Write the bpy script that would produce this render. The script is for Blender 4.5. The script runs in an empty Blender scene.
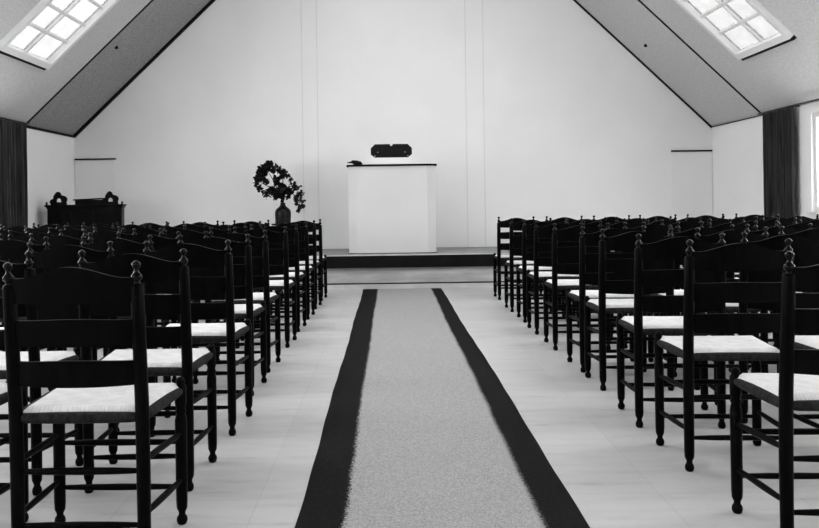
import bpy, bmesh, math, random
from mathutils import Vector, Matrix
random.seed(7)
C = bpy.context.scene.collection
PI = math.pi

# ------------------------------------------------------------------ room dimensions (metres)
CAM_H = 1.10
XL, XR = -4.695, 4.875          # inner faces of the side walls
YB, YR = 12.0, -4.2             # end wall behind the pulpit, rear wall
EAVE, TAN = 2.1875, 0.952       # wall height and roof slope
XM = (XL + XR) / 2
HW = (XR - XL) / 2
RIDGE = EAVE + TAN * HW

# ------------------------------------------------------------------ materials
def new_mat(name):
    m = bpy.data.materials.new(name); m.use_nodes = True
    nt = m.node_tree; b = nt.nodes['Principled BSDF']
    return m, nt, b
def grey(v): return (v, v, v, 1)
def N(nt, t, **kw):
    n = nt.nodes.new(t)
    for k, v in kw.items(): setattr(n, k, v)
    return n
def ramp(nt, stops):
    r = N(nt, 'ShaderNodeValToRGB'); e = r.color_ramp.elements
    while len(e) < len(stops): e.new(0.5)
    for q, (p, v) in zip(e, stops): q.position = p; q.color = grey(v)
    return r
def noise_mat(name, lo, hi, scale=8, rough=.7, spec=.3, bump=0, bscale=60, detail=4, stretch=(1, 1, 1), sheen=0):
    m, nt, b = new_mat(name); L = nt.links
    tc = N(nt, 'ShaderNodeTexCoord'); mp = N(nt, 'ShaderNodeMapping')
    mp.inputs['Scale'].default_value = stretch
    L.new(tc.outputs['Object'], mp.inputs['Vector'])
    n = N(nt, 'ShaderNodeTexNoise'); n.inputs['Scale'].default_value = scale; n.inputs['Detail'].default_value = detail
    L.new(mp.outputs[0], n.inputs['Vector'])
    r = ramp(nt, [(.3, lo), (.7, hi)])
    L.new(n.outputs['Fac'], r.inputs[0]); L.new(r.outputs[0], b.inputs['Base Color'])
    b.inputs['Roughness'].default_value = rough
    b.inputs['Specular IOR Level'].default_value = spec
    if sheen: b.inputs['Sheen Weight'].default_value = sheen
    if bump:
        n2 = N(nt, 'ShaderNodeTexNoise'); n2.inputs['Scale'].default_value = bscale; n2.inputs['Detail'].default_value = 3
        L.new(mp.outputs[0], n2.inputs['Vector'])
        bp = N(nt, 'ShaderNodeBump'); bp.inputs['Strength'].default_value = bump; bp.inputs['Distance'].default_value = .004
        L.new(n2.outputs['Fac'], bp.inputs['Height']); L.new(bp.outputs[0], b.inputs['Normal'])
    return m

M = {}
M['plaster'] = noise_mat('white_plaster', .83, .87, 1.3, .85, .2, .15, 90)
M['ceiling'] = noise_mat('ceiling_board', .46, .62, 55, .9, .1, .3, 160, 6)
M['shaded_ceiling'] = noise_mat('shaded_ceiling_board', .20, .40, 50, .9, .1, .5, 160, 8)  # darker copy of the ceiling board: dimmer left chancel slope painted in
M['white_paint'] = noise_mat('white_paint', .70, .74, 2, .5, .4)
M['pulpit_white'] = noise_mat('pulpit_white', .58, .61, 2, .6, .3)
M['batten'] = noise_mat('grey_white_batten', .70, .74, 2, .8, .2)
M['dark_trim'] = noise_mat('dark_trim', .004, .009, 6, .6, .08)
M['wood'] = noise_mat('dark_stained_wood', .0012, .0030, 10, .38, .03, .2, 30, 4, (3, 3, .5))
M['knob_wood'] = noise_mat('worn_knob_wood', .0015, .003, 12, .10, .12)
M['black_wood'] = noise_mat('black_polished_wood', .002, .004, 8, .4, .05)
M['platform_top'] = noise_mat('platform_carpet', .26, .34, 14, .95, .1, .6, 120)
M['riser'] = noise_mat('grey_riser_board', .38, .58, 5, .7, .25, .3, 40, 6, (.5, 1, 2.5))
M['plinth'] = noise_mat('pale_plinth_board', .50, .60, 6, .6, .3)
M['curtain'] = noise_mat('dark_velvet_curtain', .008, .050, 6, .9, .08, .3, 60, 4, (1, 4, .25), .15)  # paler vertical streaks: light on the folds painted into the colour
M['leaf'] = noise_mat('dark_leaf', .003, .009, 20, .5, .12)
M['vase'] = noise_mat('dark_glazed_pottery', .004, .008, 6, .28, .15)
M['book'] = noise_mat('black_leather', .003, .007, 30, .5, .08, .3, 90)
M['paper'] = noise_mat('paper_edges', .55, .65, 40, .8, .1)
M['brass'] = noise_mat('pale_metal_clasp', .35, .5, 20, .35, .5)
M['rail'] = noise_mat('dark_metal_rail', .01, .02, 10, .45, .4)
M['side_rush'] = noise_mat('shaded_dark_rush', .003, .022, 90, .85, .15, .8, 140, 4, (1, 1, .25))  # shade on the seat sides painted into the rush colour

def rush_mat():
    m, nt, b = new_mat('pale_woven_rush'); L = nt.links
    uv = N(nt, 'ShaderNodeUVMap'); uv.uv_map = 'weave'
    sx = N(nt, 'ShaderNodeSeparateXYZ'); L.new(uv.outputs[0], sx.inputs[0])
    def math_(op, a, bb=None, va=None, vb=None):
        n = N(nt, 'ShaderNodeMath', operation=op)
        if a is not None: L.new(a, n.inputs[0])
        elif va is not None: n.inputs[0].default_value = va
        if bb is not None: L.new(bb, n.inputs[1])
        elif vb is not None: n.inputs[1].default_value = vb
        return n.outputs[0]
    u = math_('SUBTRACT', sx.outputs[0], vb=.5); v = math_('SUBTRACT', sx.outputs[1], vb=.5)
    au = math_('ABSOLUTE', u); av = math_('ABSOLUTE', v)
    g = math_('GREATER_THAN', au, av)
    mx = N(nt, 'ShaderNodeMix'); L.new(g, mx.inputs[0]); L.new(u, mx.inputs[2]); L.new(v, mx.inputs[3])
    s = math_('SINE', math_('MULTIPLY', mx.outputs[0], vb=190))
    tc = N(nt, 'ShaderNodeTexCoord')
    n = N(nt, 'ShaderNodeTexNoise'); n.inputs['Scale'].default_value = 26; n.inputs['Detail'].default_value = 4
    L.new(tc.outputs['Object'], n.inputs['Vector'])
    r = ramp(nt, [(.25, .62), (.7, .76)]); L.new(n.outputs['Fac'], r.inputs[0])
    r2 = ramp(nt, [(0, .92), (.55, 1)])
    L.new(math_('ADD', math_('MULTIPLY', s, vb=.5), vb=.5), r2.inputs[0])
    mm = N(nt, 'ShaderNodeMix', data_type='RGBA', blend_type='MULTIPLY'); mm.inputs[0].default_value = 1
    L.new(r.outputs[0], mm.inputs[6]); L.new(r2.outputs[0], mm.inputs[7])
    L.new(mm.outputs[2], b.inputs['Base Color'])
    bp = N(nt, 'ShaderNodeBump'); bp.inputs['Strength'].default_value = .25; bp.inputs['Distance'].default_value = .003
    L.new(s, bp.inputs['Height']); L.new(bp.outputs[0], b.inputs['Normal'])
    b.inputs['Roughness'].default_value = .8; b.inputs['Specular IOR Level'].default_value = .15
    return m
M['rush'] = rush_mat()

def floor_mat():
    m, nt, b = new_mat('pale_linoleum_tiles'); L = nt.links
    tc = N(nt, 'ShaderNodeTexCoord')
    br = N(nt, 'ShaderNodeTexBrick'); br.offset = 0; br.inputs['Scale'].default_value = 1
    br.inputs['Brick Width'].default_value = .5; br.inputs['Row Height'].default_value = .5
    br.inputs['Mortar Size'].default_value = .0035; br.inputs['Mortar Smooth'].default_value = .6
    br.inputs['Color1'].default_value = grey(.48); br.inputs['Color2'].default_value = grey(.52); br.inputs['Mortar'].default_value = grey(.44)
    L.new(tc.outputs['Object'], br.inputs['Vector'])
    mp = N(nt, 'ShaderNodeMapping'); mp.inputs['Scale'].default_value = (1.0, 5.0, 1); L.new(tc.outputs['Object'], mp.inputs['Vector'])
    n = N(nt, 'ShaderNodeTexNoise'); n.inputs['Scale'].default_value = 2.2; n.inputs['Detail'].default_value = 6; n.inputs['Roughness'].default_value = .65
    L.new(mp.outputs[0], n.inputs['Vector'])
    r = ramp(nt, [(.28, .72), (.40, .92), (.54, 1)]); L.new(n.outputs['Fac'], r.inputs[0])
    mm = N(nt, 'ShaderNodeMix', data_type='RGBA', blend_type='MULTIPLY'); mm.inputs[0].default_value = 1
    L.new(br.outputs['Color'], mm.inputs[6]); L.new(r.outputs[0], mm.inputs[7])
    L.new(mm.outputs[2], b.inputs['Base Color'])
    b.inputs['Roughness'].default_value = .42; b.inputs['Specular IOR Level'].default_value = .3
    return m
M['floor'] = floor_mat()

def runner_mat():
    m, nt, b = new_mat('striped_runner_carpet'); L = nt.links
    uv = N(nt, 'ShaderNodeUVMap'); uv.uv_map = 'across'
    tc = N(nt, 'ShaderNodeTexCoord')
    sx = N(nt, 'ShaderNodeSeparateXYZ'); L.new(uv.outputs[0], sx.inputs[0])
    n = N(nt, 'ShaderNodeTexNoise'); n.inputs['Scale'].default_value = 170; n.inputs['Detail'].default_value = 3
    L.new(tc.outputs['Object'], n.inputs['Vector'])
    n0 = N(nt, 'ShaderNodeTexNoise'); n0.inputs['Scale'].default_value = 5; n0.inputs['Detail'].default_value = 3
    L.new(tc.outputs['Object'], n0.inputs['Vector'])
    def mt(op, a, bb=None, vb=None, clamp=False):
        q = N(nt, 'ShaderNodeMath', operation=op); q.use_clamp = clamp
        L.new(a, q.inputs[0])
        if bb is not None: L.new(bb, q.inputs[1])
        elif vb is not None: q.inputs[1].default_value = vb
        return q.outputs[0]
    j = mt('ADD', mt('MULTIPLY', mt('SUBTRACT', n.outputs['Fac'], vb=.5), vb=.055), mt('MULTIPLY', mt('SUBTRACT', n0.outputs['Fac'], vb=.5), vb=.012))
    x = mt('SUBTRACT', mt('ADD', sx.outputs[0], j), mt('MULTIPLY', sx.outputs[1], vb=.025))
    # u: left stripe below .139, right stripe above .833
    st = ramp(nt, [(0, 0), (.158, 0), (.172, 1), (.832, 1), (.852, 0), (1, 0)]); L.new(x, st.inputs[0])
    field = ramp(nt, [(.25, .20), (.5, .33), (.75, .46)]); L.new(n.outputs['Fac'], field.inputs[0])
    dark = ramp(nt, [(.3, .003), (.75, .016)]); L.new(n.outputs['Fac'], dark.inputs[0])
    mx = N(nt, 'ShaderNodeMix', data_type='RGBA'); L.new(st.outputs[0], mx.inputs[0])
    L.new(dark.outputs[0], mx.inputs[6]); L.new(field.outputs[0], mx.inputs[7])
    L.new(mx.outputs[2], b.inputs['Base Color'])
    bp = N(nt, 'ShaderNodeBump'); bp.inputs['Strength'].default_value = .6; bp.inputs['Distance'].default_value = .004
    L.new(n.outputs['Fac'], bp.inputs['Height']); L.new(bp.outputs[0], b.inputs['Normal'])
    b.inputs['Roughness'].default_value = .95; b.inputs['Specular IOR Level'].default_value = .08
    return m
M['runner'] = runner_mat()

def glass_mat():
    m = bpy.data.materials.new('wired_window_glass'); m.use_nodes = True
    nt = m.node_tree; nt.nodes.clear(); L = nt.links
    o = N(nt, 'ShaderNodeOutputMaterial'); tr = N(nt, 'ShaderNodeBsdfTransparent'); gl = N(nt, 'ShaderNodeBsdfGlossy')
    gl.inputs['Roughness'].default_value = .05
    tc = N(nt, 'ShaderNodeTexCoord'); n = N(nt, 'ShaderNodeTexNoise'); n.inputs['Scale'].default_value = 7; n.inputs['Detail'].default_value = 6
    L.new(tc.outputs['Object'], n.inputs['Vector'])
    r = ramp(nt, [(.3, GLASS_LO), (.7, GLASS_HI)]); L.new(n.outputs['Fac'], r.inputs[0]); L.new(r.outputs[0], tr.inputs['Color'])
    mx = N(nt, 'ShaderNodeMixShader'); mx.inputs[0].default_value = .05
    L.new(tr.outputs[0], mx.inputs[1]); L.new(gl.outputs[0], mx.inputs[2]); L.new(mx.outputs[0], o.inputs['Surface'])
    return m
GLASS_LO, GLASS_HI = .262, .288
M['skyglass'] = glass_mat()
GLASS_LO, GLASS_HI = .80, .88
M['clearglass'] = glass_mat()

# ------------------------------------------------------------------ helpers
def link(name, bm, mat, parent=None, smooth=False):
    me = bpy.data.meshes.new(name)
    bmesh.ops.recalc_face_normals(bm, faces=bm.faces[:])
    bm.to_mesh(me); bm.free()
    for mt in (mat if isinstance(mat, (list, tuple)) else [mat]): me.materials.append(mt)
    if smooth:
        for p in me.polygons: p.use_smooth = True
    o = bpy.data.objects.new(name, me); C.objects.link(o)
    if parent: o.parent = parent
    return o
def auto(o, ang=40):
    o.data.set_sharp_from_angle(angle=math.radians(ang)); return o
def thing(name, label, cat, loc=(0, 0, 0), rz=0, group=None):
    o = bpy.data.objects.new(name, None); C.objects.link(o); o.empty_display_size = .1
    o.location = loc; o.rotation_euler = (0, 0, rz)
    o['label'] = label; o['category'] = cat
    if group: o['group'] = group
    return o
def tag(o, label, cat, group=None):
    o['label'] = label; o['category'] = cat
    if group: o['group'] = group
    return o
def struct(o, label=None, cat=None):
    o['kind'] = 'structure'
    if label: o['label'] = label
    if cat: o['category'] = cat
    return o
def box(bm, x0, x1, y0, y1, z0, z1, bev=0):
    b2 = bmesh.new()
    bmesh.ops.create_cube(b2, size=1)
    for v in b2.verts:
        v.co = Vector(((x0 + x1) / 2 + v.co.x * (x1 - x0), (y0 + y1) / 2 + v.co.y * (y1 - y0), (z0 + z1) / 2 + v.co.z * (z1 - z0)))
    if bev: bmesh.ops.bevel(b2, geom=b2.edges[:], offset=bev, segments=2, affect='EDGES', profile=.5)
    merge(bm, b2)
def merge(bm, b2):
    vm = {v: bm.verts.new(v.co) for v in b2.verts}
    for f in b2.faces:
        try: bm.faces.new([vm[v] for v in f.verts])
        except ValueError: pass
    b2.free()
def boxm(*a):
    bm = bmesh.new(); box(bm, *a); return bm
def tube(bm, path, radii, seg=12, axis=None, cap=True):
    """rings along a path; ring plane perpendicular to the axis (default: overall direction)"""
    path = [Vector(p) for p in path]
    rings = []
    for i, p in enumerate(path):
        if axis: d = Vector(axis)
        else:
            d = path[min(i + 1, len(path) - 1)] - path[max(i - 1, 0)]
        d.normalize()
        up = Vector((0, 0, 1)) if abs(d.z) < .9 else Vector((1, 0, 0))
        a = d.cross(up).normalized(); b = d.cross(a).normalized()
        r = radii[i] if isinstance(radii, (list, tuple)) else radii
        rings.append([bm.verts.new(p + a * (math.cos(2 * PI * k / seg) * r) + b * (math.sin(2 * PI * k / seg) * r)) for k in range(seg)])
    for A, B in zip(rings, rings[1:]):
        for k in range(seg):
            bm.faces.new([A[k], A[(k + 1) % seg], B[(k + 1) % seg], B[k]])
    if cap:
        bm.faces.new(rings[0][::-1]); bm.faces.new(rings[-1])
def prism(bm, pts, off):
    """extrude the closed 3-D outline pts by the vector off"""
    off = Vector(off)
    A = [bm.verts.new(Vector(p)) for p in pts]; B = [bm.verts.new(Vector(p) + off) for p in pts]
    bm.faces.new(A); bm.faces.new(B[::-1])
    n = len(pts)
    for i in range(n): bm.faces.new([A[i], B[i], B[(i + 1) % n], A[(i + 1) % n]])
def holed_panel(bm, O, U, V, NRM, W, Hh, holes, th):
    """panel of size W x Hh spanned by U, V from O with rectangular holes (u0,u1,v0,v1), thick th along NRM"""
    O, U, V, NRM = Vector(O), Vector(U), Vector(V), Vector(NRM)
    us = sorted({0, W} | {h[0] for h in holes} | {h[1] for h in holes})
    vs = sorted({0, Hh} | {h[2] for h in holes} | {h[3] for h in holes})
    vert = {}
    def P(i, j, k):
        if (i, j, k) not in vert: vert[i, j, k] = bm.verts.new(O + U * us[i] + V * vs[j] + NRM * (th * k))
        return vert[i, j, k]
    nu, nv = len(us) - 1, len(vs) - 1
    def solid(i, j):
        if not (0 <= i < nu and 0 <= j < nv): return False
        cu, cv = (us[i] + us[i + 1]) / 2, (vs[j] + vs[j + 1]) / 2
        return not any(h[0] < cu < h[1] and h[2] < cv < h[3] for h in holes)
    for i in range(nu):
        for j in range(nv):
            if not solid(i, j): continue
            bm.faces.new([P(i, j, 0), P(i + 1, j, 0), P(i + 1, j + 1, 0), P(i, j + 1, 0)])
            bm.faces.new([P(i, j, 1), P(i, j + 1, 1), P(i + 1, j + 1, 1), P(i + 1, j, 1)])
            for (di, dj, a, b) in ((-1, 0, (i, j), (i, j + 1)), (1, 0, (i + 1, j), (i + 1, j + 1)), (0, -1, (i, j), (i + 1, j)), (0, 1, (i, j + 1), (i + 1, j + 1))):
                if not solid(i + di, j + dj):
                    bm.faces.new([P(*a, 0), P(*b, 0), P(*b, 1), P(*a, 1)])

# ------------------------------------------------------------------ floor, walls, ceiling
struct(link('floor', boxm(XL - .3, XR + .3, YR - .3, YB + .3, -.12, 0), M['floor']))
WINDOWS = [(6.2, 9.2), (2.4, 5.4), (-2.0, 1.2)]        # openings along y in both side walls
SILL, HEAD = .95, 2.08
for side, X, nrm in (('left', XL, (-1, 0, 0)), ('right', XR, (1, 0, 0))):
    bm = bmesh.new()
    holed_panel(bm, (X, YR, 0), (0, 1, 0), (0, 0, 1), nrm, YB - YR, EAVE, [(a - YR, b - YR, SILL, HEAD) for a, b in WINDOWS], .16)
    struct(link('wall_' + side, bm, M['plaster']))
def gable(name, y, dy, hole=None):
    bm = bmesh.new()
    if hole:
        holed_panel(bm, (XL, y, 0), (1, 0, 0), (0, 0, 1), (0, 1 if dy > 0 else -1, 0), XR - XL, EAVE, hole, abs(dy))
        prism(bm, [(XL, y, EAVE), (XR, y, EAVE), (XM, y, RIDGE)], (0, dy, 0))
    else:
        prism(bm, [(XL, y, 0), (XR, y, 0), (XR, y, EAVE), (XM, y, RIDGE), (XL, y, EAVE)], (0, dy, 0))
    return struct(link(name, bm, M['plaster']))
gable('wall_back', YB, .16)
REAR = []
gable('wall_front', YR, -.16)

SL = math.sqrt(1 + TAN * TAN)
YJ = 10.36                                                # joint between the nave ceiling and the chancel ceiling
SKY = [(8.30, 9.52, 0), (5.9, 7.12, 0), (3.2, 4.42, 0), (-1.3, -.08, 0), (8.0, 9.22, 2.0), (5.6, 6.82, 2.0)]   # y from, y to, upslope shift; shifted ones unseen, added to light the gable
T0, ROW, NROW = .640, .2105, 5
T1 = T0 + .07 + ROW * NROW + .05
TB0, TB1 = T0, T1
def slope_pt(side, t, y, n=0):
    """point on a ceiling slope: t metres in from the wall, n metres above the surface"""
    s = -1 if side == 'left' else 1
    X = (XL + t) if s < 0 else (XR - t)
    nx, nz = (s * TAN / SL), 1 / SL
    return Vector((X + nx * n, y, EAVE + TAN * t + nz * n))
for side in ('left', 'right'):
    O = slope_pt(side, 0, YR); Vv = (slope_pt(side, 1, YR) - O).normalized(); Nn = slope_pt(side, 0, YR, 1) - O
    bm = bmesh.new()
    holed_panel(bm, O, (0, 1, 0), Vv, Nn, YJ - YR, HW * SL, [(a + .03 - YR, b - .03 - YR, (T0 + .03 + up) * SL, (T1 - .03 + up) * SL) for a, b, up in SKY], .03)
    c = struct(link('ceiling_' + side, bm, M['ceiling']))
    bm = bmesh.new()
    O2 = slope_pt(side, 0, YJ)
    holed_panel(bm, O2, (0, 1, 0), Vv, Nn, YB - YJ, HW * SL, [], .14)
    struct(link('ceiling_chancel_' + side, bm, M['shaded_ceiling'] if side == 'left' else M['ceiling']))
def slope_bar(bm, side, t0, t1, y0, y1, n0, n1):
    pts = [slope_pt(side, t0, y0, n0), slope_pt(side, t1, y0, n0), slope_pt(side, t1, y0, n1), slope_pt(side, t0, y0, n1)]
    prism(bm, pts, (0, y1 - y0, 0))
k = 0
def nm(b):
    global k; k += 1; return '%s_%d' % (b, k)
for side in ('left', 'right'):
    bm = bmesh.new(); slope_bar(bm, side, .0, HW - .02, YJ - .012, YJ + .016, -.012, .0)  # shadow gap of the ceiling joint, painted as a dark strip
    struct(link(nm('trim'), bm, M['dark_trim']))
    bm = bmesh.new(); slope_bar(bm, side, .0, HW - .03, YB - (.06 if side == 'left' else .03), YB - .002, -.035 if side == 'left' else -.022, .0)  # dark strip stands in for the open gap along the gable
    struct(link(nm('trim'), bm, M['dark_trim']))
    X = XL if side == 'left' else XR; s = 1 if side == 'left' else -1
    a, b = sorted((X, X + s * .03))
    struct(link(nm('trim'), boxm(a, b, YJ, YB - .002, EAVE - (.03 if side == 'left' else .008), EAVE), M['dark_trim']))
for x, zt in ((-1.262, RIDGE - 1.35), (-1.035, RIDGE - 1.15), (1.192, RIDGE - 1.15), (1.458, RIDGE - 1.45)):
    struct(link(nm('trim'), boxm(x - .006, x + .006, YB - .005, YB, 0, zt), M['batten']))

# skylights (upper row added for its light) and side windows
wn = 0
def window_name():
    global wn; wn += 1; return 'window_%d' % wn
def portal(name, loc, direction, sx, sy):
    l = bpy.data.lights.new(name, 'AREA'); l.shape = 'RECTANGLE'; l.size = sx; l.size_y = sy; l.energy = 1; l.cycles.is_portal = True
    o = bpy.data.objects.new(name, l); C.objects.link(o); o.location = loc
    o.rotation_euler = Vector(direction).to_track_quat('-Z', 'Y').to_euler()
for side in ('left', 'right'):
    for (a, b, up) in SKY:
        T0, T1 = TB0 + up, TB1 + up
        w = bpy.data.objects.new(window_name(), None); C.objects.link(w); w.location = slope_pt(side, T0, (a + b) / 2)
        inv = -w.location
        def put(name, bm, mat):
            bmesh.ops.translate(bm, verts=bm.verts[:], vec=inv); return link(name, bm, mat, w)
        bm = bmesh.new()
        slope_bar(bm, side, T0, T0 + .055, a, b, -.06, .03)
        slope_bar(bm, side, T1 - .055, T1, a, b, -.06, .03)
        slope_bar(bm, side, T0 + .055, T1 - .055, a, a + .06, -.06, .03)
        slope_bar(bm, side, T0 + .055, T1 - .055, b - .06, b, -.06, .03)
        put('window_frame', bm, M['white_paint'])
        bm = bmesh.new(); slope_bar(bm, side, T0 - .030, T0, a, b - .005, -.035, .0)  # shade under the projecting frame, painted as a dark strip
        put('underside_shade', bm, M['dark_trim'])
        bm = bmesh.new()
        ym = (a + b) / 2 - .03
        slope_bar(bm, side, T0 + .05, T1 - .05, ym - .016, ym + .016, -.018, .03)
        for r in range(1, NROW):
            t = T0 + .07 + ROW * r
            slope_bar(bm, side, t - .013, t + .013, a + .06, b - .06, -.016, .028)
        put('glazing_bar', bm, M['white_paint'])
        bm = bmesh.new(); slope_bar(bm, side, T0 + .05, T1 - .05, a + .05, b - .05, .010, .016)
        put('pane', bm, M['skyglass'] if b > 9.4 else M['clearglass'])
        struct(w)
        cpt = slope_pt(side, (T0 + T1) / 2, (a + b) / 2, .3); s = 1 if side == 'left' else -1
        Nn = slope_pt(side, 0, 0, 1) - slope_pt(side, 0, 0)
        portal('daylight_portal', cpt, -Nn, 1.8, 1.8)
    X = XL if side == 'left' else XR; s = -1 if side == 'left' else 1
    for (a, b) in WINDOWS:
        w = bpy.data.objects.new(window_name(), None); C.objects.link(w); w.location = (X, (a + b) / 2, SILL)
        inv = -w.location
        def put(name, bm, mat):
            bmesh.ops.translate(bm, verts=bm.verts[:], vec=inv); return link(name, bm, mat, w)
        x0, x1 = sorted((X + s * .03, X + s * .10))
        bm = bmesh.new()
        box(bm, x0, x1, a, b, SILL, SILL + .06); box(bm, x0, x1, a, b, HEAD - .06, HEAD)
        box(bm, x0, x1, a, a + .06, SILL + .06, HEAD - .06); box(bm, x0, x1, b - .06, b, SILL + .06, HEAD - .06)
        put('window_frame', bm, M['white_paint'])
        bm = bmesh.new()
        for q in (1, 2): yy = a + (b - a) * q / 3; box(bm, x0 + .01, x1 - .01, yy - .025, yy + .025, SILL + .06, HEAD - .06)
        put('glazing_bar', bm, M['white_paint'])
        put('pane', boxm((x0 + x1) / 2 - .003, (x0 + x1) / 2 + .003, a + .05, b - .05, SILL + .05, HEAD - .05), M['clearglass'])
        xs = sorted((X - s * .05, X + s * .03))
        put('window_sill', boxm(xs[0], xs[1], a - .04, b + .04, SILL - .03, SILL), M['white_paint'])
        struct(w)
        portal('daylight_portal', (X + s * .25, (a + b) / 2, (SILL + HEAD) / 2), (-s, 0, 0), b - a + .1, HEAD - SILL + .1)
for (a, b, c, d) in REAR:
    w = bpy.data.objects.new(window_name(), None); C.objects.link(w); w.location = (XL + (a + b) / 2, YR, c)
    bm = bmesh.new(); h = (b - a) / 2
    for q in (-1, 0, 1): box(bm, q * (h - .03) - .03, q * (h - .03) + .03, -.1, -.03, 0, d - c)
    box(bm, -h, h, -.1, -.03, 0, .06); box(bm, -h, h, -.1, -.03, d - c - .06, d - c)
    link('window_frame', bm, M['white_paint'], w)
    link('pane', boxm(-h + .05, h - .05, -.068, -.062, .05, d - c - .05), M['clearglass'], w)
    struct(w)
    portal('daylight_portal', (XL + (a + b) / 2, YR - .25, (c + d) / 2), (0, 1, 0), b - a + .1, d - c + .1)

# flush doors in the end wall
for i, (a, b, h) in enumerate(((-4.68, -4.07, 1.83), (4.256, 4.865, 1.83))):
    d = bpy.data.objects.new('door_%d' % (i + 1), None); C.objects.link(d); d.location = ((a + b) / 2, YB, 0)
    w = (b - a) / 2
    link('door_leaf', boxm(-w + .008, w - .008, -.012, 0, .012, h - .012), M['plaster'], d)
    link('door_head', boxm(-w, w, -.030, 0, h - .008, h + .014), M['dark_trim'], d)
    struct(d)

# small dark round fittings in the chancel ceiling
for side, t, y, lab in (('left', 1.105, 10.645, 'small dark round fitting in the left ceiling slope'), ('right', 1.177, 11.369, 'small dark round fitting in the right ceiling slope')):
    bm = bmesh.new(); p = slope_pt(side, t, y); n = (slope_pt(side, t, y, 1) - p)
    tube(bm, [p - n * .03, p - n * .022, p - n * .0], [.012, .022, .026], 14)
    tag(link('ceiling_fitting', bm, M['dark_trim']), lab, 'ceiling fitting')

# ------------------------------------------------------------------ platform
PY = 10.35
pl = bpy.data.objects.new('platform', None); C.objects.link(pl); pl.location = (0, PY, 0)
PX0, PX1 = -2.45, 2.75
link('deck', boxm(PX0, PX1, .0, YB - PY - .03, .425, .44), M['platform_top'], pl)
link('lit_nosing', boxm(PX0, PX1, -.026, .0, .434, .443, .002), M['plinth'], pl)  # pale strip paints in the lit front edge of the deck
link('fascia', boxm(PX0, PX1, -.024, .03, .278, .433, .004), M['dark_trim'], pl)
link('riser', boxm(PX0 + .02, PX1 - .02, .035, .065, .075, .424), M['riser'], pl)
link('side_panel', boxm(PX0 + .02, PX0 + .05, .07, YB - PY - .03, 0, .424), M['riser'], pl)
link('side_panel', boxm(PX1 - .05, PX1 - .02, .07, YB - PY - .03, 0, .424), M['riser'], pl)
link('plinth', boxm(PX0 + .01, PX1 - .01, .0, .06, 0, .066, .004), M['plinth'], pl)
link('plinth_cap', boxm(PX0 + .01, PX1 - .01, -.004, .062, .066, .078, .002), M['dark_trim'], pl)
pl['label'] = 'raised platform with dark fascia at the end of the runner'; pl['category'] = 'platform'; pl['kind'] = 'structure'

# ------------------------------------------------------------------ pulpit
pu = thing('pulpit', 'tall white box pulpit with thin dark ledge, standing centrally on the platform', 'pulpit', (.055, 10.67, .44))
W = .585
bm = bmesh.new()
prism(bm, [(-W, .05, 0), (-.475, 0, 0), (.475, 0, 0), (W, .05, 0), (W, .52, 0), (W - .04, .52, 0), (W - .04, .12, 0), (-W + .04, .12, 0), (-W + .04, .52, 0), (-W, .52, 0)], (0, 0, 1.165))
link('body', bm, M['pulpit_white'], pu)
link('base_strip', boxm(-W - .002, W + .002, -.004, .1, 0, .008), M['dark_trim'], pu)
bm = bmesh.new()
prism(bm, [(-W - .02, .04, 1.165), (-.48, -.02, 1.165), (.48, -.02, 1.165), (W + .02, .04, 1.165), (W + .02, .54, 1.165), (-W - .02, .54, 1.165)], (0, 0, .026))
link('ledge', bm, M['black_wood'], pu)
bm = bmesh.new()
prism(bm, [(-.30, .10, 1.191), (-.30, .40, 1.191), (-.30, .40, 1.235), (-.30, .10, 1.285)], (.60, 0, 0))
link('book_rest', bm, M['plaster'], pu)

# open Bible standing on the rest, covers to the room
bk = thing('book', 'large open black book resting on the white book rest above the pulpit', 'book', (.055, 10.78, .44 + 1.285))
BW, BH = .278, .184
for s in (-1, 1):
    bm = bmesh.new()
    c = .055
    out = [(0, 0), (BW - c, 0), (BW, c * .8), (BW, BH - c), (BW - c, BH), (.024, BH), (.014, BH - .022), (0, BH - .028)]
    prism(bm, [(s * x, -.018 + x * .09 + z * .25, z) for x, z in out], (0, .008, .002))
    cv = link('cover', bm, M['book'], bk)
    bm = bmesh.new()
    out = [(.004, .006), (BW - c - .002, .008), (BW - .012, c * .8), (BW - .012, BH - c - .004), (BW - c - .004, BH - .010), (.024, BH - .006), (.004, BH - .014)]
    prism(bm, [(s * x, -.009 + x * .09 + z * .25, z) for x, z in out], (0, .03, .008))
    link('page_block', bm, M['paper'], bk)
    for (x, z) in ((BW * .66, BH * .40), (BW * .80, BH * .12)):
        bm = bmesh.new(); y = -.018 + x * .09 + z * .25
        tube(bm, [(s * x, y - .006, z), (s * x, y - .004, z), (s * x, y + .002, z)], [.003, .0065, .008], 10)
        link('clasp', bm, M['brass'], bk, True)

# dark bundle on the left end of the ledge
bm = bmesh.new()
prof = [(0, .003), (.03, .009), (.05, .012), (.075, .024), (.10, .033), (.13, .030), (.16, .033), (.185, .026), (.205, .01), (.21, .002)]
tube(bm, [(x, 0.004 * math.sin(40 * x), .03 + .01 * math.sin(x * 24)) for x, _ in prof], [r for _, r in prof], 14)
for v in bm.verts:
    v.co.z = max(0, v.co.z * .95 + .004 * math.sin(v.co.x * 110 + v.co.y * 90)); v.co.y *= 1.3
o = link('bundle', bm, M['book'], None, True)
o.location = (.055 - .6, 10.77, .44 + 1.192)
tag(o, 'small dark lumpy bundle lying on the left end of the pulpit ledge', 'bundle')

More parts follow.
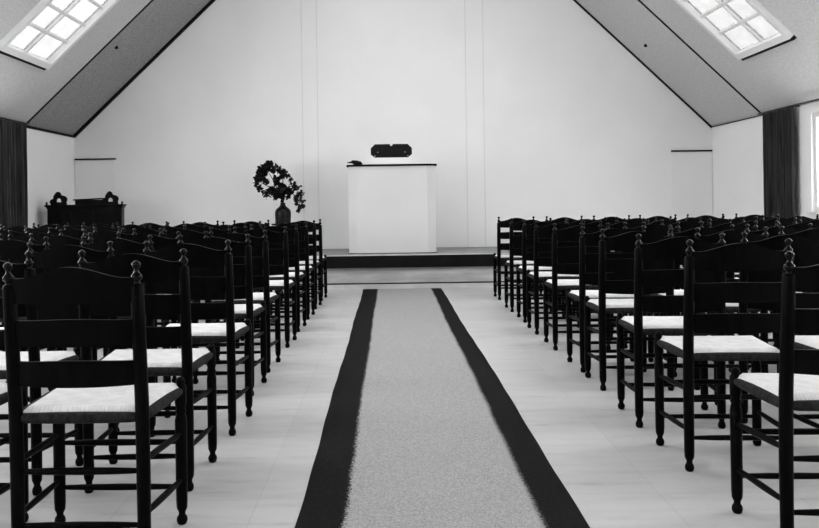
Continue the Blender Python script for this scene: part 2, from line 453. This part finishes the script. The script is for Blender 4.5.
# ------------------------------------------------------------------ vase with branch on a stand
VX, VY, VZ = -1.485, 11.3, .845
st = thing('plant_stand', 'dark round stand carrying the vase, mostly hidden behind the left block of chairs', 'stand', (VX, VY, .44))
bm = bmesh.new(); tube(bm, [(0, 0, .38), (0, 0, .385), (0, 0, .400), (0, 0, .405)], [.155, .165, .165, .158], 28); auto(link('stand_top', bm, M['black_wood'], st, True))
bm = bmesh.new(); tube(bm, [(0, 0, .02), (0, 0, .1), (0, 0, .2), (0, 0, .3), (0, 0, .38)], [.03, .022, .03, .022, .04], 16); link('column', bm, M['black_wood'], st, True)
for q in range(3):
    a = q * 2 * PI / 3 + .5; bm = bmesh.new()
    tube(bm, [(.02 * math.cos(a), .02 * math.sin(a), .09), (.09 * math.cos(a), .09 * math.sin(a), .06), (.15 * math.cos(a), .15 * math.sin(a), .012)], [.014, .013, .012], 10)
    link('leg', bm, M['black_wood'], st, True)
va = thing('vase', 'dark bottle-shaped vase with narrow neck holding a leafy branch', 'vase', (VX, VY, VZ))
bm = bmesh.new()
prof = [(.0, .100), (.006, .108), (.03, .110), (.08, .112), (.13, .115), (.17, .112), (.20, .098), (.222, .074), (.240, .050), (.257, .038), (.275, .034), (.288, .037), (.294, .041), (.290, .035), (.27, .026)]
tube(bm, [(0, 0, z) for z, r in prof], [r for z, r in prof], 32, (0, 0, 1))
auto(link('body', bm, M['vase'], va, True), 50)
bm = bmesh.new(); tube(bm, [(0, 0, .0005), (0, 0, .028)], [.1085, .1115], 32, (0, 0, 1)); link('foot_band', bm, M['vase'], va, True)

PX = 11.3 / 800
def plant_pt(px, py, dy=0): return Vector(((px - 283) * PX, dy, (222.5 - py) * PX * 1.0))
br = thing('leafy_branch', 'arching spray of dark leaves drooping to the right, standing in the dark vase', 'plant', (VX, VY, VZ))
blobs = [(264,168,4),(260,172,4),(261,168,3),(262,172,6),(267,166,6),(272,163,4),(258,177,4),(258,184,4),(263,178,5),(273,168,4),(279,169,4),(284,171,4),(282,176,4),(276,177,3),(277,181,3),(268,181,2.5),(260,188,3),(263,190,2.5),(270,190,4),(267,194,3.5),(275,189,5),(283,190,6),(281,184,4),(289,190,5),(294,185,4),(291,179,3),(288,175,3),(297,187,3),(298,195,4),(302,192,2.5),(297,201,3),(302,200,3),(304,205,2.5),(300,206,3),(296,197,3),(282,196,4),(276,195,4),(289,196,3),(298,210,2)]
stems = [[(283,203.2),(282,196),(275,182),(268,170),(264,164)], [(283,203.2),(281,194),(270,186),(260,180)], [(283,203.2),(284,192),(283,178),(276,166)],
         [(283,203.2),(285,193),(291,182),(298,190),(303,206)], [(283,203.2),(283,195),(290,190),(296,196),(299,210)], [(283,203.2),(282,197),(274,192),(265,193)]]
for sidx, sp in enumerate(stems):
    bm = bmesh.new(); d = [0, .0, .03, .06, .08][:len(sp)]; sg = -1 if sidx % 2 else 1
    tube(bm, [plant_pt(x, y, sg * dd) for (x, y), dd in zip(sp, d)], [.010, .0075, .006, .0045, .003][:len(sp)], 8)
    link('stem', bm, M['leaf'], br, True)
bm = bmesh.new()
def leaf(bm, p, ln, wd, rot):
    prof = [(0, 0), (.2, .32), (.45, .5), (.7, .38), (1, 0)]
    mid = [bm.verts.new(p + rot @ Vector((0, u * ln, .10 * ln * math.sin(u * PI) - .15 * ln * u * u))) for u, w in prof]
    for s in (-1, 1):
        ed = [None] + [bm.verts.new(p + rot @ Vector((s * w * wd, u * ln, .10 * ln * math.sin(u * PI) - .15 * ln * u * u + .12 * wd))) for u, w in prof[1:-1]] + [None]
        bm.faces.new([mid[0], mid[1], ed[1]])
        for q in (1, 2): bm.faces.new([mid[q], mid[q + 1], ed[q + 1], ed[q]])
        bm.faces.new([mid[3], mid[4], ed[3]])
from mathutils import Euler
for (x, y, r) in blobs:
    for q in range(int(5 + r * 4.0)):
        p = plant_pt(x + random.gauss(0, r * .38), y + random.gauss(0, r * .38), random.gauss(0, .05))
        ln = PX * (1.2 + r * random.uniform(.6, 1.1)); rot = Euler((random.uniform(-1.2, 1.2) + PI / 2 * random.choice((0, 1)), random.uniform(-1, 1), random.uniform(0, 2 * PI))).to_matrix()
        leaf(bm, p - rot @ Vector((0, ln / 2, 0)), ln, ln * .68, rot)
link('leaves', bm, M['leaf'], br, True)

# ------------------------------------------------------------------ harmonium
HX0, HX1, HY0, HY1 = -4.53, -3.585, 10.6, 10.92
hm = thing('harmonium', 'black harmonium with scrolled crests standing in the far left corner', 'harmonium', ((HX0 + HX1) / 2, HY0 + .10, 0), math.radians(12))
hw = (HX1 - HX0) / 2; D = HY1 - HY0
link('body', boxm(-hw, hw, 0, D, .06, 1.11, .008), M['black_wood'], hm)
link('plinth', boxm(-hw - .015, hw + .015, -.015, D + .01, 0, .09, .006), M['black_wood'], hm)
bm = bmesh.new(); box(bm, -hw - .012, hw + .012, -.012, D + .005, 1.10, 1.125, .004); box(bm, -hw - .028, hw + .028, -.028, D + .01, 1.123, 1.150, .006)
link('cornice', bm, M['black_wood'], hm)
for q in range(3):
    a = -hw + .05 + q * (2 * hw - .1) / 3; b = a + (2 * hw - .1) / 3 - .03
    bm = bmesh.new()
    box(bm, a, b, -.016, 0, .62, .66); box(bm, a, b, -.016, 0, 1.02, 1.06); box(bm, a, a + .035, -.016, 0, .66, 1.02); box(bm, b - .035, b, -.016, 0, .66, 1.02)
    link('panel', bm, M['black_wood'], hm)
for s in (-1, 1):
    cx = s * (hw - .145)
    bm = bmesh.new()   # trefoil crest with an eye
    cz, y0, y1 = 1.15, .02, .05
    outer = []; 
    steps = 40
    for i in range(steps + 1):
        a = PI * i / steps
        r = .088 + .030 * abs(math.sin(2.5 * a)) + .035 * math.exp(-((a - PI / 2) / .35) ** 2)
        outer.append((cx + math.cos(a) * r * 1.0, cz + .03 + math.sin(a) * r))
    inner = [(cx + math.cos(PI * i / steps) * .028, cz + .052 + math.sin(PI * i / steps) * .034) for i in range(steps + 1)]
    outer[0] = (cx + .10, cz); outer[-1] = (cx - .10, cz); inner[0] = (cx + .028, cz + .035); inner[-1] = (cx - .028, cz + .035)
    F = [[bm.verts.new((x, y, z)) for x, z in L_] for y in (y0, y1) for L_ in (outer, inner)]
    for i in range(steps):
        bm.faces.new([F[0][i], F[0][i + 1], F[1][i + 1], F[1][i]]); bm.faces.new([F[2][i], F[3][i], F[3][i + 1], F[2][i + 1]])
        bm.faces.new([F[0][i], F[2][i], F[2][i + 1], F[0][i + 1]]); bm.faces.new([F[1][i], F[1][i + 1], F[3][i + 1], F[3][i]])
    prism(bm, [(cx - .10, y0, cz), (cx + .10, y0, cz), (cx + .028, y0, cz + .035), (cx - .028, y0, cz + .035)], (0, y1 - y0, 0))
    link('crest', bm, M['black_wood'], hm)
    bm = bmesh.new(); fx = s * (hw + .005)
    tube(bm, [(fx, .01, 1.15), (fx, .01, 1.16), (fx, .01, 1.172), (fx, .01, 1.184), (fx, .01, 1.19)], [.016, .010, .016, .010, .002], 12)
    link('finial', bm, M['black_wood'], hm, True)
bm = bmesh.new(); prism(bm, [(-.13, .06, 1.15), (-.13, .10, 1.15), (-.13, .10, 1.215), (-.13, .06, 1.205)], (.40, 0, 0)); link('music_desk', bm, M['black_wood'], hm)
bm = bmesh.new(); prism(bm, [(-.15, .03, 1.204), (.25, .03, 1.221), (.25, .03, 1.236), (-.15, .03, 1.220)], (0, .22, .006)); link('desk_lid', bm, M['black_wood'], hm)

# ------------------------------------------------------------------ curtains and rails
for side in ('left', 'right'):
    s = 1 if side == 'left' else -1; X = (XL if side == 'left' else XR) + s * .075
    y0, y1 = (9.40, 10.24) if side == 'left' else (9.42, 10.20)
    ny, nz = 150, 16; bm = bmesh.new(); G = []
    for j in range(nz + 1):
        row = []
        w = j / nz
        for i in range(ny + 1):
            u = i / ny; y = y0 + (y1 - y0) * u
            ph = u * 2 * PI * 11 + .8 * math.sin(u * 17) + .25 * math.sin(w * 5 + u * 9)
            x = X + s * (.030 * math.sin(ph) + .010 * math.sin(ph * 2.3 + w * 3)) * (.75 + .35 * (1 - w))
            row.append(bm.verts.new((x, y + .012 * math.cos(ph) * (1 - w * .5), .06 + (2.178 - .06) * w)))
        G.append(row)
    for j in range(nz):
        for i in range(ny): bm.faces.new([G[j][i], G[j][i + 1], G[j + 1][i + 1], G[j + 1][i]])
    o = link('curtain', bm, M['curtain'], None, True)
    md = o.modifiers.new('thickness', 'SOLIDIFY'); md.thickness = .006
    tag(o, 'dark pleated floor-length curtain hanging on the %s wall' % side + (' beside the harmonium' if side == 'left' else ' beside a side window'), 'curtain')
    rl = thing('curtain_rail', 'thin dark curtain rail along the top of the %s wall' % side, 'curtain rail', (X, 8.5, 2.195))
    bm = bmesh.new(); tube(bm, [(0, -2.0, 0), (0, 1.84, 0)], [.011, .011], 10); link('rod', bm, M['rail'], rl, True)
    for yy in (-1.9, -.2, .95, 1.80):
        bm = bmesh.new(); x0, x1 = sorted((0, -s * .075)); box(bm, x0, x1, yy - .012, yy + .012, -.012, .006); link('bracket', bm, M['rail'], rl)

# ------------------------------------------------------------------ runner carpet
bm = bmesh.new(); uvl = bm.loops.layers.uv.new('across')
nx, ny = 44, 220; Y0, Y1 = 1.2, PY - .012; RX0, RX1 = -.335, .670
G = []
for j in range(ny + 1):
    t = j / ny; y = Y0 + (Y1 - Y0) * t; row = []
    for i in range(nx + 1):
        u = i / nx
        wob = .004 * math.sin(y * 2.1 + 1) * (1 - u) + .005 * math.sin(y * 1.5) * u + .0015 * math.sin(y * 9) 
        row.append(bm.verts.new((RX0 + (RX1 - RX0) * u + wob, y, .009 if 0 < i < nx and 0 < j < ny else .0015)))
    G.append(row)
for j in range(ny):
    for i in range(nx):
        f = bm.faces.new([G[j][i], G[j][i + 1], G[j + 1][i + 1], G[j + 1][i]])
        for lp, (a, b) in zip(f.loops, ((i, j), (i + 1, j), (i + 1, j + 1), (i, j + 1))): lp[uvl].uv = (a / nx, b / ny)
tag(link('runner_carpet', bm, M['runner'], None, True), 'long grey runner carpet with dark side stripes down the aisle to the platform', 'carpet')

# ------------------------------------------------------------------ chairs
BX, FX, BY, FY = .193, .213, -.1725, .1725
def post_y(z): return BY - max(0, z - .44) * .085
def make_chair():
    t = thing('ladder_back_chair', '', 'chair')
    for s in (-1, 1):
        bm = bmesh.new()
        prof = [(0, .012), (.004, .016), (.015, .0185), (.026, .0165), (.033, .0125), (.041, .0120), (.050, .0155), (.056, .0185), (.08, .0200), (.30, .0212), (.50, .0212), (.70, .0205), (.862, .0195), (.872, .0165)]
        tube(bm, [(s * BX, post_y(z), z) for z, r in prof], [r for z, r in prof], 14, (0, 0, 1))
        p = link('back_post', bm, M['wood'], t, True)
        bm = bmesh.new()
        prof = [(0.8710, 0.0121), (0.8751, 0.0102), (0.8792, 0.0093), (0.8833, 0.0121), (0.8874, 0.0158), (0.8923, 0.0174), (0.8972, 0.0162), (0.9013, 0.0125), (0.9063, 0.0085), (0.9128, 0.0069), (0.9177, 0.0072), (0.9210, 0.0102), (0.9251, 0.0130), (0.9292, 0.0139), (0.9333, 0.0130), (0.9374, 0.0093), (0.9399, 0.0053), (0.9415, 0.0007)]
        tube(bm, [(s * BX, post_y(z), z) for z, r in prof], [r for z, r in prof], 14, (0, 0, 1))
        link('finial', bm, M['knob_wood'], p, True)
        bm = bmesh.new()
        prof = [(0, .012), (.004, .016), (.015, .0190), (.026, .0170), (.033, .0120), (.041, .0115), (.050, .0155), (.056, .0180), (.08, .0195), (.36, .0205), (.385, .0155), (.393, .0195), (.401, .0155), (.42, .0200), (.478, .0200), (.488, .0135), (.494, .0160), (.502, .0150), (.509, .008), (.511, .001)]
        tube(bm, [(s * FX, FY, z) for z, r in prof], [r for z, r in prof], 14, (0, 0, 1))
        link('front_leg', bm, M['wood'], t, True)
    # rush seat
    bm = bmesh.new(); uvl = bm.loops.layers.uv.new('weave'); n = 16
    def sp(u, v, low=False):
        hx = .190 + (.222 - .190) * v
        e = max(abs(u), abs(2 * v - 1))
        cr = (abs(u) ** 6 + abs(2 * v - 1) ** 6)
        z = .493 - .012 * (1 - abs(u)) * (1 - abs(2 * v - 1)) - (.020 * max(0, (e - .88) / .12) ** 2)
        if low: z = .462
        return Vector((u * hx * (1 - .012 * max(0, cr - 1)), (BY + .004) + (FY - BY + .006) * v, z))
    T = [[bm.verts.new(sp(-1 + 2 * i / n, j / n)) for i in range(n + 1)] for j in range(n + 1)]
    B = [[bm.verts.new(sp(-1 + 2 * i / n, j / n, True)) for i in range(n + 1)] for j in range(n + 1)]
    def setuv(f, idx):
        for lp, (a, b) in zip(f.loops, idx): lp[uvl].uv = (a / n, b / n)
    for j in range(n):
        for i in range(n):
            ix = ((i, j), (i + 1, j), (i + 1, j + 1), (i, j + 1))
            setuv(bm.faces.new([T[b][a] for a, b in ix]), ix); setuv(bm.faces.new([B[b][a] for a, b in ix[::-1]]), ix[::-1])
    for i in range(n):
        for (A, Bq) in (((i, 0), (i + 1, 0)), ((i, n), (i + 1, n)), ((0, i), (0, i + 1)), ((n, i), (n, i + 1))):
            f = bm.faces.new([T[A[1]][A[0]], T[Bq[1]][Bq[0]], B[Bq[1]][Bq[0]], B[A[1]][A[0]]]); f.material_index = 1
            setuv(f, (A, Bq, Bq, A))
    seat = link('seat', bm, [M['rush'], M['side_rush']], t, True); auto(seat, 50)
    # rush, its side shade painted in dark, wrapped over the four seat rails
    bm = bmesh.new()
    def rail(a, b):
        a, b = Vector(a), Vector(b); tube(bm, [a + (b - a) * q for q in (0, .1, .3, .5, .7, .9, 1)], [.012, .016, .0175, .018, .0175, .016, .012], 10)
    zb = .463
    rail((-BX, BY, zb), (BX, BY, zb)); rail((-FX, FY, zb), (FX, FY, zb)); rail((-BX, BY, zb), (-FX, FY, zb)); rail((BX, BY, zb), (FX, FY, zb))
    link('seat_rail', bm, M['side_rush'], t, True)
    # ladder slats
    for (zb, zt, arch, drop) in ((.818, .892, .034, 0), (.690, .765, .004, 0), (.566, .640, .004, 0)):
        bm = bmesh.new(); nx, nz = 24, 4; F = {}
        for i in range(nx + 1):
            u = -1 + 2 * i / nx; q_ = min(1, abs(u) / .82); top = zt + arch * (.5 + .5 * math.cos(q_ * PI)) ** .75
            low = zb - .004 * (1 - u * u)
            for j in range(nz + 1):
                z = low + (top - low) * j / nz
                y = post_y(z) - .024 * (1 - u * u)
                for kq, dy in enumerate((-.0065, .0065)): F[i, j, kq] = bm.verts.new((u * (BX - .006), y + dy, z))
        for i in range(nx):
            for j in range(nz):
                bm.faces.new([F[i, j, 0], F[i + 1, j, 0], F[i + 1, j + 1, 0], F[i, j + 1, 0]]); bm.faces.new([F[i, j, 1], F[i, j + 1, 1], F[i + 1, j + 1, 1], F[i + 1, j, 1]])
            for j in (0, nz): bm.faces.new([F[i, j, 0], F[i, j, 1], F[i + 1, j, 1], F[i + 1, j, 0]])
        for j in range(nz):
            for i in (0, nx): bm.faces.new([F[i, j, 0], F[i, j + 1, 0], F[i, j + 1, 1], F[i, j, 1]])
        auto(link('slat', bm, M['wood'], t, True), 50)
    def rung(a, b):
        a, b = Vector(a), Vector(b); bm = bmesh.new()
        tube(bm, [a + (b - a) * q for q in (0, .08, .25, .5, .75, .92, 1)], [.007, .0085, .0105, .0115, .0105, .0085, .007], 10)
        link('rung', bm, M['wood'], t, True)
    rung((-FX, FY, .285), (FX, FY, .285)); rung((-FX, FY, .130), (FX, FY, .130))
    rung((-BX, BY, .300), (BX, BY, .300)); rung((-BX, BY, .135), (BX, BY, .135))
    for s in (-1, 1):
        rung((s * BX, BY, .330), (s * FX, FY, .315)); rung((s * BX, BY, .165), (s * FX, FY, .155))
    return t
def copy_tree(o, parent=None):
    c = o.copy(); C.objects.link(c)
    if parent: c.parent = parent
    for ch in o.children: copy_tree(ch, c)
    return c
ORD = ['nearest', 'second nearest', 'third nearest', 'fourth nearest', 'fifth nearest', 'sixth nearest', 'seventh nearest', 'third farthest', 'second farthest', 'farthest']
ORDR = ORD
COLN = ['aisle', 'second', 'third', 'fourth', 'fifth', 'sixth', 'seventh']
LEFT = [(2.78, -.732), (3.443, -.768), (4.183, -.742), (4.97, -.786), (5.62, -.787), (6.53, -.775), (7.29, -.775), (8.03, -.765), (8.79, -.76), (9.50, -.755)]
RIGHT = [(2.795, 1.210), (3.58, 1.206), (4.206, 1.209), (4.977, 1.232), (5.48, 1.235), (6.26, 1.225), (6.98, 1.22), (7.64, 1.235), (8.35, 1.225), (9.35, 1.24)]
SC, SH = 36 / 819, 388
def visible(x, y):
    """is any of the chair's outline within the picture's width"""
    for dx in (-.23, .23):
        for dy in (-.2, .18):
            if y + dy > .3 and 0 <= 388 + 800 * (x + dx) / (y + dy) <= 819: return True
    return False
proto = make_chair(); first = True
for block, rows, ords in (('left', LEFT, ORD), ('right', RIGHT, ORDR)):
    s = -1 if block == 'left' else 1
    pitch = .575 if block == 'left' else .532
    for ri, (fy, fx) in enumerate(rows):
        for ci in range(7):
            x = fx + s * (FX + ci * pitch); y = fy - FY
            if ci: x += random.uniform(-.012, .012); y += random.uniform(-.05, .05) if ri < len(rows) - 1 else random.uniform(-.05, 0)
            rz = ((-.09 if ri == 2 else -.05) if s > 0 else 0) + (random.uniform(-.015, .015) if ci == 0 else random.uniform(-.04, .04)); x -= .009 if s > 0 else 0
            if not visible(x, y): continue
            if x - .25 < XL + (.12 if y > 9.2 else 0) or x + .24 > XR - (.02 if y < 9.2 else .12): continue
            c = proto if first else copy_tree(proto); first = False
            c.location = (x, y, 0); c.rotation_euler = (0, 0, rz)
            if ci == 0: lab = 'dark ladder-back chair with pale rush seat, on the aisle, %s row, %s block' % (ords[ri], block)
            else: lab = 'dark ladder-back chair with rush seat, %s from aisle, %s row, %s block' % (COLN[ci], ords[ri], block)
            c['label'] = lab; c['group'] = 'ladder-back chairs in the %s block' % block

# ------------------------------------------------------------------ daylight
w = bpy.data.worlds.new('overcast_sky'); bpy.context.scene.world = w; w.use_nodes = True
nt = w.node_tree; L = nt.links; bg = nt.nodes['Background']
tc = N(nt, 'ShaderNodeTexCoord'); sx = N(nt, 'ShaderNodeSeparateXYZ'); L.new(tc.outputs['Generated'], sx.inputs[0])
r = N(nt, 'ShaderNodeMapRange'); r.inputs['From Min'].default_value = -.05; r.inputs['From Max'].default_value = .6; r.inputs['To Min'].default_value = .62; r.inputs['To Max'].default_value = 1
L.new(sx.outputs[2], r.inputs['Value'])
r2 = N(nt, 'ShaderNodeMapRange'); r2.inputs['From Min'].default_value = -1; r2.inputs['From Max'].default_value = 1; r2.inputs['To Min'].default_value = 1.15; r2.inputs['To Max'].default_value = .85
L.new(sx.outputs[0], r2.inputs['Value'])
mu = N(nt, 'ShaderNodeMath', operation='MULTIPLY'); L.new(r.outputs[0], mu.inputs[0]); L.new(r2.outputs[0], mu.inputs[1])
L.new(mu.outputs[0], bg.inputs['Color']); bg.inputs['Strength'].default_value = 8.0

# ------------------------------------------------------------------ camera
cd = bpy.data.cameras.new('camera'); cam = bpy.data.objects.new('camera', cd); C.objects.link(cam)
cd.sensor_width = 36; cd.lens = 800 * 36 / 819; cd.clip_start = .05
cd.shift_x = (409.5 - 388) / 819; cd.shift_y = -(264 - 204) / 819
cam.matrix_world = Matrix.Translation((0, 0, CAM_H)) @ Matrix.Rotation(PI / 2, 4, 'X') @ Matrix.Rotation(math.radians(-.8), 4, 'Z')
bpy.context.scene.camera = cam
vs = bpy.context.scene.view_settings
vs.view_transform = 'Standard'; vs.look = 'None'; vs.gamma = 1; vs.use_curve_mapping = False; vs.exposure = 1.18
